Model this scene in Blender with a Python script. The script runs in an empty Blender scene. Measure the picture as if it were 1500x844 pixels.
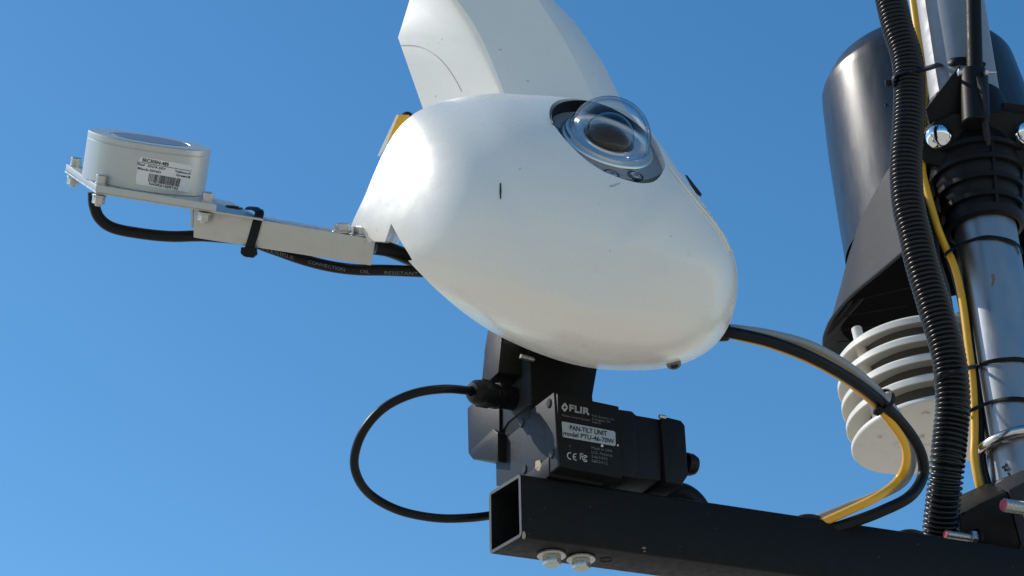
import bpy, bmesh, math, random
from mathutils import Vector, Matrix
random.seed(7)
R = math.radians
SC = bpy.context.scene
COL = SC.collection

# ------------------------------------------------------------------ camera, world, sun, exposure
FPX = 2880.0                      # focal length in photo pixels (photo 1500 x 844)
PITCH, ROLL = R(29.0), R(1.2)
CAM = Vector((0, 0, 1.6))
_f = Vector((0, math.cos(PITCH), math.sin(PITCH)))
_r0 = Vector((1, 0, 0))
_u0 = _r0.cross(_f)
_r = _r0 * math.cos(ROLL) + _u0 * math.sin(ROLL) * -1
_u = _f.cross(_r) * -1
_u = _r.cross(_f)
cam_d = bpy.data.cameras.new('camera'); cam = bpy.data.objects.new('camera', cam_d); COL.objects.link(cam)
cam_d.sensor_width = 36; cam_d.lens = FPX / 1500 * 36; cam_d.clip_end = 5000; cam_d.clip_start = .02
cam.matrix_world = Matrix(((_r.x, _u.x, -_f.x, CAM.x), (_r.y, _u.y, -_f.y, CAM.y), (_r.z, _u.z, -_f.z, CAM.z), (0, 0, 0, 1)))
SC.camera = cam

SUN = (_r0 * -.70 + _u0 * .485 + _f * .525).normalized()      # towards the sun: left, high, behind the instruments
SUN_EL = math.asin(SUN.z); SUN_AZ = math.atan2(SUN.x, SUN.y)
W_ = bpy.data.worlds.new('World'); SC.world = W_; W_.use_nodes = True
nt = W_.node_tree; bg = nt.nodes['Background']
sky = nt.nodes.new('ShaderNodeTexSky'); sky.sky_type = 'NISHITA'; sky.sun_disc = False
sky.sun_elevation = SUN_EL; sky.sun_rotation = SUN_AZ
sky.air_density = 1.0; sky.dust_density = .35; sky.ozone_density = 2.0; sky.altitude = 200
hs = nt.nodes.new('ShaderNodeHueSaturation'); hs.inputs['Saturation'].default_value = 1.3; hs.inputs['Hue'].default_value = .494
nt.links.new(sky.outputs[0], hs.inputs['Color']); nt.links.new(hs.outputs[0], bg.inputs[0]); bg.inputs[1].default_value = .14
sun_d = bpy.data.lights.new('sun', 'SUN'); sun_d.energy = 3.25; sun_d.angle = R(.5); sun_d.color = (1, .95, .87)
sun = bpy.data.objects.new('sun', sun_d); COL.objects.link(sun)
sun.rotation_euler = SUN.to_track_quat('Z', 'Y').to_euler(); sun.location = (-3, 1, 5)
SC.view_settings.view_transform = 'Standard'; SC.view_settings.look = 'None'
SC.view_settings.gamma = 1; SC.view_settings.exposure = 0.12
SC.render.engine = 'CYCLES'
SC.cycles.max_bounces = 10; SC.cycles.transparent_max_bounces = 16; SC.cycles.sample_clamp_indirect = 8

# ------------------------------------------------------------------ geometry helpers
def ray(px, py):
    return (_f + _r * ((px - 750) / FPX) + _u * ((422 - py) / FPX))
def P(px, py, d):                                   # point seen at that place of the photo, d metres deep
    return CAM + ray(px, py) * d
def on_plane(px, py, o, n):
    v = ray(px, py); return CAM + v * ((o - CAM).dot(n) / v.dot(n))
def depth(p): return (p - CAM).dot(_f)
def to_px(p):
    v = p - CAM; d = v.dot(_f); return (750 + v.dot(_r) / d * FPX, 422 - v.dot(_u) / d * FPX)
def cv(r, u, t):                                    # right, up, towards the viewer -> world direction
    return (_r * r + _u * u - _f * t).normalized()
def on_cyl(px, py, a, ax, rad):
    v = ray(px, py); v = v.normalized(); w = CAM - a
    vp = v - ax * v.dot(ax); wp = w - ax * w.dot(ax)
    A = vp.dot(vp); B = 2 * vp.dot(wp); C = wp.dot(wp) - rad * rad
    D = B * B - 4 * A * C
    t = (-B - math.sqrt(D)) / (2 * A) if D > 0 else -B / (2 * A)
    p = CAM + v * t
    if D <= 0:
        q = a + ax * (p - a).dot(ax); p = q + (p - q).normalized() * rad
    return p
def frame(n):
    n = n.normalized(); a = Vector((0, 0, 1)) if abs(n.z) < .9 else Vector((1, 0, 0))
    x = a.cross(n).normalized(); return x, n.cross(x), n
def catmull(pts, n=8, closed=False):
    out = []; m = len(pts)
    for i in range(m if closed else m - 1):
        g = (lambda k: pts[k % m]) if closed else (lambda k: pts[min(max(k, 0), m - 1)])
        p0, p1, p2, p3 = g(i - 1), g(i), g(i + 1), g(i + 2)
        for k in range(n):
            t = k / n
            out.append(.5 * ((2 * p1) + (p2 - p0) * t + (2 * p0 - 5 * p1 + 4 * p2 - p3) * t * t + (3 * p1 - p0 - 3 * p2 + p3) * t ** 3))
    if not closed: out.append(pts[-1])
    return out
class MB:
    def __init__(s): s.v = []; s.f = []
    def add(s, v, f):
        b = len(s.v); s.v += [Vector(x) for x in v]; s.f += [tuple(i + b for i in q) for q in f]; return s
    def prism(s, pts, off):
        n = len(pts); v = list(pts) + [p + off for p in pts]
        f = [tuple(range(n)), tuple(range(2 * n - 1, n - 1, -1))]
        f += [(i, i + n, (i + 1) % n + n, (i + 1) % n) for i in range(n)]
        return s.add(v, f)
    def box(s, F, x0, x1, y0, y1, z0, z1):
        return s.prism([F(x0, y0, z0), F(x1, y0, z0), F(x1, y0, z1), F(x0, y0, z1)], F(x0, y1, z0) - F(x0, y0, z0))
    def lathe(s, o, ax, prof, seg=40, a0=0, a1=2 * math.pi, ref=None):
        x, y, n = frame(ax)
        if ref is not None:
            x = (ref - n * ref.dot(n)).normalized(); y = n.cross(x)
        full = abs(a1 - a0) > 6.28; cols = seg if full else seg + 1; v = []; f = []
        for (r, z) in prof:
            for k in range(cols):
                a = a0 + (a1 - a0) * k / seg
                v.append(o + n * z + (x * math.cos(a) + y * math.sin(a)) * max(r, 1e-5))
        for i in range(len(prof) - 1):
            for k in range(seg):
                k2 = (k + 1) % cols
                f.append((i * cols + k, i * cols + k2, (i + 1) * cols + k2, (i + 1) * cols + k))
        return s.add(v, f)
    def cyl(s, o, ax, r, h, seg=24, ch=0):
        c = ch
        return s.lathe(o, ax, [(0, 0), (r - c, 0), (r, c), (r, h - c), (r - c, h), (0, h)] if c else [(0, 0), (r, 0), (r, h), (0, h)], seg)
    def tube(s, pts, r, seg=14, cap=True, flat=None):
        n = len(pts); v = []; f = []
        t = [(pts[min(i + 1, n - 1)] - pts[max(i - 1, 0)]).normalized() for i in range(n)]
        x = frame(t[0])[0]
        if flat is not None: x = flat
        for i in range(n):
            x = (x - t[i] * x.dot(t[i])).normalized(); y = t[i].cross(x)
            ri = r(i) if callable(r) else r
            rx, ry = ri if isinstance(ri, tuple) else (ri, ri)
            for k in range(seg):
                a = 2 * math.pi * k / seg
                v.append(pts[i] + x * math.cos(a) * rx + y * math.sin(a) * ry)
        for i in range(n - 1):
            for k in range(seg):
                f.append((i * seg + k, i * seg + (k + 1) % seg, (i + 1) * seg + (k + 1) % seg, (i + 1) * seg + k))
        if cap: f += [tuple(range(seg - 1, -1, -1)), tuple(range((n - 1) * seg, n * seg))]
        return s.add(v, f)
    def ring(s, o, ax, rad, r, seg=48, sub=10):
        x, y, n = frame(ax); v = []; f = []
        for i in range(seg):
            a = 2 * math.pi * i / seg; d = x * math.cos(a) + y * math.sin(a)
            for k in range(sub):
                b = 2 * math.pi * k / sub
                v.append(o + d * (rad + r * math.cos(b)) + n * r * math.sin(b))
        for i in range(seg):
            for k in range(sub):
                f.append((i * sub + k, ((i + 1) % seg) * sub + k, ((i + 1) % seg) * sub + (k + 1) % sub, i * sub + (k + 1) % sub))
        return s.add(v, f)
WLOC = {}
def thing(name, label, cat, loc, group=None):
    o = bpy.data.objects.new(name, None); COL.objects.link(o); o.location = loc; WLOC[o.name] = Vector(loc)
    o.empty_display_size = .02
    o['label'] = label; o['category'] = cat
    if group: o['group'] = group
    return o
def obj(name, mb, m, parent=None, bevel=0, seg=2, angle=35, loc=None, label=None, flat=False, solid=0):
    me = bpy.data.meshes.new(name)
    base = WLOC[parent.name] if parent is not None else Vector((0, 0, 0))
    own = Vector(loc) if loc is not None else base
    bm = bmesh.new()
    vs = [bm.verts.new(v - own) for v in mb.v]
    for q in mb.f:
        q = [vs[i] for i in q]
        if len(set(q)) > 2:
            try: bm.faces.new(q)
            except ValueError: pass
    bmesh.ops.remove_doubles(bm, verts=bm.verts, dist=2e-6)
    bmesh.ops.recalc_face_normals(bm, faces=bm.faces)
    if solid:
        bmesh.ops.solidify(bm, geom=bm.faces, thickness=solid)
    if bevel:
        ed = [e for e in bm.edges if len(e.link_faces) == 2 and e.calc_face_angle(0) > R(25)]
        bmesh.ops.bevel(bm, geom=ed, offset=bevel, segments=seg, profile=.6, affect='EDGES', clamp_overlap=True)
    for fc in bm.faces: fc.smooth = not flat
    for e in bm.edges:
        if len(e.link_faces) == 2 and e.calc_face_angle(0) > R(angle): e.smooth = False
    bm.to_mesh(me); bm.free(); me.materials.append(m)
    o = bpy.data.objects.new(name, me); COL.objects.link(o); o.parent = parent
    o.location = own - base; WLOC[o.name] = own
    if label: o['label'] = label
    return o
def tag(o, label, cat, group=None):
    o['label'] = label; o['category'] = cat
    if group: o['group'] = group
    return o
def single(name, mb, m, label, cat, group=None, **k):
    c = sum(mb.v, Vector()) / len(mb.v)
    return tag(obj(name, mb, m, None, loc=c, **k), label, cat, group)
def path(pts, n=8): return catmull([P(*p) for p in pts], n)
def evaluated(o):
    dg = bpy.context.evaluated_depsgraph_get(); dg.update()
    me = bpy.data.meshes.new_from_object(o.evaluated_get(dg)); return me
_tc = {}
def text_geo(body):
    if body not in _tc:
        c = bpy.data.curves.new('lettering', 'FONT'); c.body = body; c.size = 1; c.resolution_u = 4
        o = bpy.data.objects.new('lettering', c); COL.objects.link(o)
        me = evaluated(o); _tc[body] = ([v.co.copy() for v in me.vertices], [tuple(p.vertices) for p in me.polygons])
        bpy.data.objects.remove(o); bpy.data.curves.remove(c); bpy.data.meshes.remove(me)
    return _tc[body]
def write(mb, body, p0, p1, h, up, surf, bold=0):
    """lay flat print on a surface: baseline runs p0 -> p1, capital height h, all measured on the photo"""
    v, f = text_geo(body)
    w0 = min(a.x for a in v); w1 = max(a.x for a in v)
    for (dx, dy) in ([(0, 0)] if not bold else [(0, 0), (bold, 0), (0, bold)]):
        vv = []
        for a in v:
            t = (a.x - w0) / (w1 - w0); y = a.y / .70 * h
            vv.append(surf(p0[0] + (p1[0] - p0[0]) * t + up[0] * y + dx, p0[1] + (p1[1] - p0[1]) * t + up[1] * y + dy))
        mb.add(vv, f)
    return mb
def hexa(mb, o, ax, r, h, ch=.0006, turn=0):
    x, y, n = frame(ax)
    pts = [o + (x * math.cos(k * math.pi / 3 + turn) + y * math.sin(k * math.pi / 3 + turn)) * r for k in range(6)]
    return mb.prism(pts, n * h)

# ------------------------------------------------------------------ materials
def mat(name, col, rough=.5, metal=0, bump=0, bscale=200, var=0, vscale=40, vcol=None, spec=.5, coat=0, stretch=None, rvar=0, speck=None):
    m = bpy.data.materials.new(name); m.use_nodes = True; n = m.node_tree; b = n.nodes['Principled BSDF']
    b.inputs['Base Color'].default_value = (*col, 1); b.inputs['Roughness'].default_value = rough
    b.inputs['Metallic'].default_value = metal; b.inputs['Specular IOR Level'].default_value = spec
    b.inputs['Coat Weight'].default_value = coat; b.inputs['Coat Roughness'].default_value = .08
    tc = n.nodes.new('ShaderNodeTexCoord'); src = tc.outputs['Object']
    if stretch:
        mp = n.nodes.new('ShaderNodeMapping'); mp.inputs['Scale'].default_value = stretch; n.links.new(src, mp.inputs[0]); src = mp.outputs[0]
    if bump:
        t = n.nodes.new('ShaderNodeTexNoise'); t.inputs['Scale'].default_value = bscale; t.inputs['Detail'].default_value = 3
        n.links.new(src, t.inputs['Vector'])
        bu = n.nodes.new('ShaderNodeBump'); bu.inputs['Strength'].default_value = bump; bu.inputs['Distance'].default_value = .001
        n.links.new(t.outputs[0], bu.inputs['Height']); n.links.new(bu.outputs[0], b.inputs['Normal'])
    if var:
        t = n.nodes.new('ShaderNodeTexNoise'); t.inputs['Scale'].default_value = vscale; t.inputs['Detail'].default_value = 6; t.inputs['Roughness'].default_value = .65
        n.links.new(src, t.inputs['Vector'])
        rp = n.nodes.new('ShaderNodeMapRange'); rp.inputs[1].default_value = .52; rp.inputs[2].default_value = .78
        rp.inputs[3].default_value = 0; rp.inputs[4].default_value = var
        n.links.new(t.outputs[0], rp.inputs[0])
        mx = n.nodes.new('ShaderNodeMix'); mx.data_type = 'RGBA'; mx.inputs[6].default_value = (*col, 1); mx.inputs[7].default_value = (*(vcol or [c * .4 for c in col]), 1)
        n.links.new(rp.outputs[0], mx.inputs[0]); n.links.new(mx.outputs[2], b.inputs['Base Color'])
    if speck:
        amt, th, scl, scol = speck
        t = n.nodes.new('ShaderNodeTexNoise'); t.inputs['Scale'].default_value = scl; t.inputs['Detail'].default_value = 2
        n.links.new(src, t.inputs['Vector'])
        rp = n.nodes.new('ShaderNodeMapRange'); rp.inputs[1].default_value = th; rp.inputs[2].default_value = th + .05; rp.inputs[4].default_value = amt
        n.links.new(t.outputs[0], rp.inputs[0])
        m2 = n.nodes.new('ShaderNodeMix'); m2.data_type = 'RGBA'; m2.inputs[7].default_value = (*scol, 1)
        bc = b.inputs['Base Color']
        if bc.is_linked: n.links.new(bc.links[0].from_socket, m2.inputs[6])
        else: m2.inputs[6].default_value = (*col, 1)
        n.links.new(rp.outputs[0], m2.inputs[0]); n.links.new(m2.outputs[2], bc)
    if rvar:
        t = n.nodes.new('ShaderNodeTexNoise'); t.inputs['Scale'].default_value = vscale * 1.7; t.inputs['Detail'].default_value = 5
        n.links.new(src, t.inputs['Vector'])
        rp = n.nodes.new('ShaderNodeMapRange'); rp.inputs[1].default_value = .3; rp.inputs[2].default_value = .7
        rp.inputs[3].default_value = rough - rvar; rp.inputs[4].default_value = rough + rvar
        n.links.new(t.outputs[0], rp.inputs[0]); n.links.new(rp.outputs[0], b.inputs['Roughness'])
    return m
WHITE = mat('white_paint', (.82, .78, .70), .27, bump=.03, bscale=420, var=.10, vscale=34, vcol=(.62, .6, .55), coat=.1, rvar=.05, speck=(.55, .735, 130, (.35, .33, .3)))
WHITE2 = mat('white_cover_plastic', (.80, .765, .695), .4, bump=.03, bscale=300, var=.2, vscale=60, vcol=(.6, .57, .5), speck=(.6, .735, 150, (.3, .28, .25)))
BLACK = mat('black_powder_coat', (.009, .0085, .008), .48, spec=.14, bump=.12, bscale=900, var=.25, vscale=90, vcol=(.016, .015, .014), rvar=.08, speck=(.8, .745, 260, (.12, .10, .08)))
ANOD = mat('black_anodised_plate', (.03, .034, .040), .5, .1, spec=.15, bump=.1, bscale=700, var=.5, vscale=120, vcol=(.045, .045, .045), rvar=.08)
DARKP = mat('black_moulded_plastic', (.009, .009, .010), .45, spec=.16, bump=.1, bscale=600, var=.2, vscale=80, vcol=(.02, .018, .016))
RUB = mat('black_rubber', (.007, .007, .0075), .4, spec=.22, bump=.08, bscale=500, rvar=.06)
COND = mat('black_conduit_plastic', (.004, .004, .005), .27, spec=.38, bump=.03, bscale=300)
GREYC = mat('grey_cable_sheath', (.30, .30, .29), .42, bump=.05, bscale=400, var=.3, vscale=100)
YEL = mat('yellow_cable_sheath', (.78, .40, .02), .35, bump=.05, bscale=300, var=.25, vscale=120, vcol=(.5, .25, .03))
ALU = mat('brushed_aluminium', (.54, .53, .48), .40, .85, bump=.15, bscale=160, var=.35, vscale=120, vcol=(.42, .41, .38), rvar=.1)
SENS = mat('satin_grey_case', (.50, .51, .48), .38, .35, bump=.04, bscale=500, var=.15, vscale=70)
STEEL = mat('zinc_steel', (.55, .54, .50), .33, .9, bump=.15, bscale=300, var=.4, vscale=200, rvar=.12)
CHROME = mat('chrome', (.85, .85, .86), .05, 1)
GALV = mat('galvanised_tube', (.33, .335, .35), .40, .88, bump=.06, bscale=220, var=.45, vscale=55, vcol=(.25, .26, .28), stretch=(1, 1, .35), rvar=.1)
CREAM = mat('cream_plastic', (.73, .69, .61), .45, bump=.04, bscale=200, var=.35, vscale=70, vcol=(.5, .45, .37))
RAINB = mat('black_gauge_plastic', (.010, .010, .011), .3, bump=.01, bscale=260, var=.35, vscale=42, vcol=(.035, .034, .033), rvar=.05, stretch=(1, 1, .22), speck=(.8, .75, 120, (.12, .12, .12)))
SKIRT = mat('grey_textured_plastic', (.024, .024, .026), .6, spec=.2, bump=.35, bscale=900, var=.3, vscale=60, vcol=(.07, .07, .07))
RINGM = mat('blue_grey_anodised_ring', (.30, .31, .32), .45, .35, bump=.04, bscale=400)
POL = mat('polished_ring', (.74, .73, .70), .3, .9)
LENS = mat('dark_detector_glass', (.045, .026, .012), .1, 0, spec=.35)  # brown of the mirrored ground put into the base colour
STICK = mat('paper_label', (.72, .71, .68), .45)
INK = mat('black_ink', (.02, .02, .02), .5)
GINK = mat('light_grey_ink', (.42, .43, .44), .5)
DINK = mat('dim_grey_ink', (.16, .16, .165), .5)
PANEL = mat('silver_label_panel', (.36, .40, .42), .4, .3)
REDC = mat('red_thread_cap', (.55, .06, .08), .4, var=.4, vscale=400, vcol=(.7, .3, .3))
TAN = mat('tan_dried_dirt', (.42, .34, .24), .8, bump=.6, bscale=900, var=.5, vscale=300)
RUST = mat('chipped_paint', (.22, .13, .08), .7)
GROUND = mat('dry_grass_ground', (.52, .46, .37), .95, bump=.5, bscale=6, var=.9, vscale=.5, vcol=(.33, .30, .21))
g = bpy.data.materials.new('clear_dome_glass'); g.use_nodes = True; n_ = g.node_tree
for x in list(n_.nodes):
    if x.type == 'BSDF_PRINCIPLED': n_.nodes.remove(x)
tr = n_.nodes.new('ShaderNodeBsdfTransparent'); tr.inputs[0].default_value = (.97, .98, .99, 1)
gl = n_.nodes.new('ShaderNodeBsdfGlossy'); gl.inputs['Roughness'].default_value = .075
lw_ = n_.nodes.new('ShaderNodeLayerWeight'); lw_.inputs['Blend'].default_value = .5
pw_ = n_.nodes.new('ShaderNodeMath'); pw_.operation = 'POWER'; pw_.inputs[1].default_value = 3.0
n_.links.new(lw_.outputs['Facing'], pw_.inputs[0])
fr_ = n_.nodes.new('ShaderNodeMapRange'); fr_.inputs[3].default_value = .006; fr_.inputs[4].default_value = .85
n_.links.new(pw_.outputs[0], fr_.inputs[0])
p5 = n_.nodes.new('ShaderNodeMath'); p5.operation = 'POWER'; p5.inputs[1].default_value = 7.0
n_.links.new(lw_.outputs['Facing'], p5.inputs[0])
tm = n_.nodes.new('ShaderNodeMix'); tm.data_type = 'RGBA'; tm.inputs[6].default_value = (.97, .98, .99, 1); tm.inputs[7].default_value = (.12, .17, .24, 1)
n_.links.new(p5.outputs[0], tm.inputs[0]); n_.links.new(tm.outputs[2], tr.inputs[0])   # more glass to pass through at grazing angles
mx_ = n_.nodes.new('ShaderNodeMixShader')
n_.links.new(fr_.outputs[0], mx_.inputs[0]); n_.links.new(tr.outputs[0], mx_.inputs[1]); n_.links.new(gl.outputs[0], mx_.inputs[2])
n_.links.new(mx_.outputs[0], n_.nodes['Material Output'].inputs[0]); GLASS = g

# ------------------------------------------------------------------ ground
gm = MB(); S = 1500
gm.add([(-S, -S, 0), (S, -S, 0), (S, S, 0), (-S, S, 0)], [(0, 1, 2, 3)])
go = obj('ground', gm, GROUND); go['kind'] = 'structure'

# ------------------------------------------------------------------ boom frame
aB = R(23); BX = Vector((math.cos(aB), math.sin(aB), 0)); BY = Vector((-math.sin(aB), math.cos(aB), 0)); BZ = Vector((0, 0, 1))
BO = P(763, 693, 1.45)
def B(x, y, z): return BO + BX * x + BY * y + BZ * z
BH, BW = .050, .042
p_end = on_plane(1470, 803, BO, BY)
# tube: hollow, with the end cut slightly askew
boom = thing('square_boom', 'black square steel boom tube with open end, carrying the pan tilt unit', 'boom', B(.2, .021, -BH))
def section(x, o, i, sk=0):
    pts = []
    for (yy, zz) in [(o, -i), (o + i, -o) if 0 else (BW - o, -i)]: pass
    c = .0035 - o if o < .0035 else .0008
    y0, y1, z0, z1 = o, BW - o, -BH + o, -o
    loop = []
    for (cy, cz, a0) in [(y0 + c, z1 - c, 90), (y0 + c, z0 + c, 180), (y1 - c, z0 + c, 270), (y1 - c, z1 - c, 0)]:
        for k in range(4):
            a = R(a0 + k * 30); loop.append((cy + c * math.cos(a), cz + c * math.sin(a)))
    return [B(x - sk * yy, yy, zz) for (yy, zz) in loop]
tb = MB(); LEN = .72; SK = .2; TH = .003
s0o, s1o = section(0, 0, 0, SK), section(LEN, 0, 0)
s0i, s1i = section(0, TH, 0, SK), section(LEN, TH, 0)
N = len(s0o)
tb.add(s0o + s1o + s0i + s1i, [(i, (i + 1) % N, (i + 1) % N + N, i + N) for i in range(N)] +
       [(i + 2 * N, i + 3 * N, (i + 1) % N + 3 * N, (i + 1) % N + 2 * N) for i in range(N)] +
       [(i, i + 2 * N, (i + 1) % N + 2 * N, (i + 1) % N) for i in range(N)] +
       [(i + N, (i + 1) % N + N, (i + 1) % N + 3 * N, i + 3 * N) for i in range(N)])
obj('tube', tb, BLACK, boom)
rimm = MB(); so, si = [p - BX * .0003 for p in section(0, .0002, 0, SK)], [p - BX * .0003 for p in section(0, TH - .0002, 0, SK)]
rimm.add(so + si, [(i, (i + 1) % N, (i + 1) % N + N, i + N) for i in range(N)])
obj('worn_highlight_rim', rimm, mat('worn_highlight_edge', (.05, .05, .055), .5, .3, var=.6, vscale=250, vcol=(.16, .14, .12)), boom)  # lighter rim: bevel highlight painted into the colour, blotched with wear
def under_bolt(px, py):
    o = on_plane(px, py, B(0, 0, -BH - .0003), BZ)
    w = obj('washer', MB().lathe(o, -BZ, [(.003, 0), (.0104, 0), (.0108, .0004), (.0108, .0016), (.0104, .002), (.003, .002)], 28), STEEL, boom)
    h = MB(); hexa(h, o - BZ * .002, -BZ, .0070, .0065, turn=.5)
    obj('bolt_head', h, STEEL, w, bevel=.0006)
    return w
under_bolt(808, 812); under_bolt(851, 817.5)
o = on_plane(888, 821, B(0, 0, -BH - .0004), BZ)
obj('drilled_hole', MB().lathe(o, BZ, [(.0048, 0), (.0042, 0), (.0040, .0030), (0, .0030)], 20), mat('hole_shadow_steel', (.01, .01, .01), .8), boom)
chip = MB()
for (px, py, w) in [(943, 803, 4), (944, 808, 2.2)]:
    pts = [on_plane(px + w * math.cos(a) * random.uniform(.7, 1.3), py + .45 * w * math.sin(a) * random.uniform(.7, 1.3), B(0, -.0003, 0), BY) for a in [k * math.pi / 4 for k in range(8)]]
    chip.prism(pts, BY * -.0002)
obj('paint_chip', chip, RUST, boom)
chip = MB()
pts = [on_plane(x, y, B(0, -.0003, 0), BY) for (x, y) in [(766, 778), (769, 780), (770, 786), (768, 790), (765, 788)]]
chip.prism(pts, BY * -.0002); obj('paint_chip', chip, TAN, boom)

# ------------------------------------------------------------------ pan tilt unit
aP = R(27.7); PX = Vector((math.cos(aP), math.sin(aP), 0)); PY = Vector((-math.sin(aP), math.cos(aP), 0))
Q = on_plane(817, 683, B(0, 0, .003), BZ)
def T(x, y, z): return Q + PX * x + PY * y + BZ * z
def fpl(px, py, y=0): return on_plane(px, py, T(0, y, 0), PY)
def epl(px, py, x=0): return on_plane(px, py, T(x, 0, 0), PX)
def tl(p):
    d = p - Q; return (d.dot(PX), d.dot(PY), d.z)
ptu = thing('pan_tilt_unit', 'black pan tilt unit with lettered front plate bolted on top of the boom', 'pan tilt unit', T(.03, .04, 0))
H = tl(fpl(811, 575))[2]; WF = tl(fpl(907, 600))[0]; DP = .068
pb = MB(); pb.box(T, .0015, WF, 0, DP, 0, H)
obj('base_body', pb, BLACK, ptu, bevel=.0012)
# lit end plate, cut obliquely at its top
ep = [epl(811, 575), epl(817, 683), epl(800, 697), epl(727, 712), epl(725.7, 640)]
z_low = .0
obj('end_plate', MB().prism(ep, PX * .0022), ANOD, ptu, bevel=.0004)
for (px, py) in [(805, 591), (765, 620), (809, 665), (769, 688)]:
    c = epl(px, py); obj('screw', MB().lathe(c, -PX, [(0, .0012), (.0030, .0012), (.0036, .0004), (.0036, -.0003)], 20), ANOD, ptu)
dirt = MB(); c0 = (790, 682)
pts = [epl(c0[0] + 5 * math.cos(a) * random.uniform(.7, 1.2), c0[1] + 9 * math.sin(a) * random.uniform(.75, 1.1)) - PX * .0004 for a in [k * math.pi / 6 for k in range(12)]]
obj('dirt_splash', dirt.prism(pts, PX * -.0006), TAN, ptu)
obj('lower_body', MB().box(T, -.001, .045, .012, DP, -.003, .012), BLACK, ptu, bevel=.001)
# upper tilt block and yoke
UB = .040
ub = MB()
f0 = [fpl(x, y, UB) for (x, y) in [(775, 480), (777, 612), (872, 625), (868, 580), (875, 540), (876, 480)]]
ub.prism(f0, PY * .05); obj('tilt_block', ub, BLACK, ptu, bevel=.001)
xL = tl(f0[1])[0] - .001
lp = [epl(x, y, xL) for (x, y) in [(774.5, 527), (776, 593), (744, 618), (730, 640), (729, 590), (727, 548), (748, 545), (762, 528)]]
obj('side_plate', MB().prism(lp, PX * .002), ANOD, ptu, bevel=.0004)
xY = xL - .004
yk = [epl(x, y, xY - .012) for (x, y) in [(716, 474), (739, 484), (739, 494), (729, 547), (711, 533), (709, 517)]]
obj('yoke_plate', MB().prism(yk, PX * .012), ANOD, ptu, bevel=.0006)
fy = MB(); pa = epl(739, 494, xY - .012)
y0 = tl(pa)[1]
fp_ = [on_plane(x, y, T(0, y0 + .002, 0), PY) for (x, y) in [(736, 478), (729.5, 546), (750, 549), (800, 553), (868, 556), (876, 478)]]
obj('yoke_front', fy.prism(fp_, PY * .03), BLACK, ptu, bevel=.0008)
c = epl(723, 513, xY - .012); obj('screw', MB().lathe(c, -PX, [(0, .0012), (.0028, .0012), (.0031, .0004), (.0031, -.0003)], 20), STEEL, ptu)
pin0 = P(762, 522, depth(fpl(770, 525, UB)) - .006); obj('pin', MB().cyl(pin0, (PX * .97 + BZ * -.05).normalized(), .0020, .012, 14, .0004), STEEL, ptu)
# rear left motor box
xM = -.020
yb = [(683, 596), (694, 587), (731, 597), (731, 677), (692, 673), (685, 664)]
dM = depth(T(0, DP, .03)) - .012
mb_ = MB(); pts = [epl(x, y, .002) for (x, y) in yb]
obj('rear_motor', MB().prism([epl(x, y, -.004) for (x, y) in [(684, 598), (694, 588), (731, 597), (731, 677), (692, 673), (685.5, 664)]], PX * .05), DARKP, ptu, bevel=.0015)
obj('rear_motor_foot', MB().prism([epl(x, y, -.0075) for (x, y) in [(688, 661), (704, 646), (722, 628), (729, 634), (729, 676), (692, 672)]], PX * .05), DARKP, ptu, bevel=.001)
# motor housing to the right
mh = [(904, 599), (926, 602), (932, 608), (969, 614.5), (969, 704), (911, 699), (907, 695)]
obj('motor_body', MB().prism([fpl(x, y, .006) for (x, y) in mh], PY * .05), DARKP, ptu, bevel=.002)
obj('motor_collar', MB().prism([fpl(x, y, .003) for (x, y) in [(906, 600), (925, 603), (930, 608), (936, 688), (928, 700), (911, 697)]], PY * .055), DARKP, ptu, bevel=.0015)
obj('motor_cap', MB().prism([fpl(x, y, .003) for (x, y) in [(968, 613), (972, 609), (998, 615.5), (1004, 623), (1009, 696), (999, 711), (975, 706)]], PY * .055), DARKP, ptu, bevel=.0025)
k0 = fpl(1007, 680, .016); obj('knob', MB().lathe(k0, PX, [(.0088, -.002), (.0088, .003), (.0072, .0068), (.004, .0085), (0, .009)], 24), DARKP, ptu)
gl0 = P(972, 611, depth(fpl(972, 611, .003)) - .001)
obj('bright_corner', MB().cyl(gl0 - PX * .004, PX, .0016, .006, 12, .0003), STEEL, ptu)
# cable gland on the end
dG = depth(epl(760, 583, xL)) + .002
g1, g0 = P(766, 587, dG + .012), P(690, 573, dG - .024)
ga = (g1 - g0).normalized(); GLN = (g1 - g0).length
gland = obj('cable_gland', MB().lathe(g0, ga, [(.0040, .0), (.0068, .0005), (.0092, .0035), (.0100, .0075), (.0100, .0085)], 30), RUB, ptu)
hx = MB(); hexa(hx, g0 + ga * .0078, ga, .0112, .0125); obj('gland_nut', hx, RUB, gland, bevel=.0006)
hx = MB(); hx.cyl(g0 + ga * .0205, ga, .0092, .004, 30); hexa(hx, g0 + ga * .0245, ga, .0112, .0065, turn=.3); hx.cyl(g0 + ga * .031, ga, .0092, GLN - .031, 30)
obj('gland_body', hx, RUB, gland, bevel=.0005)
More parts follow.
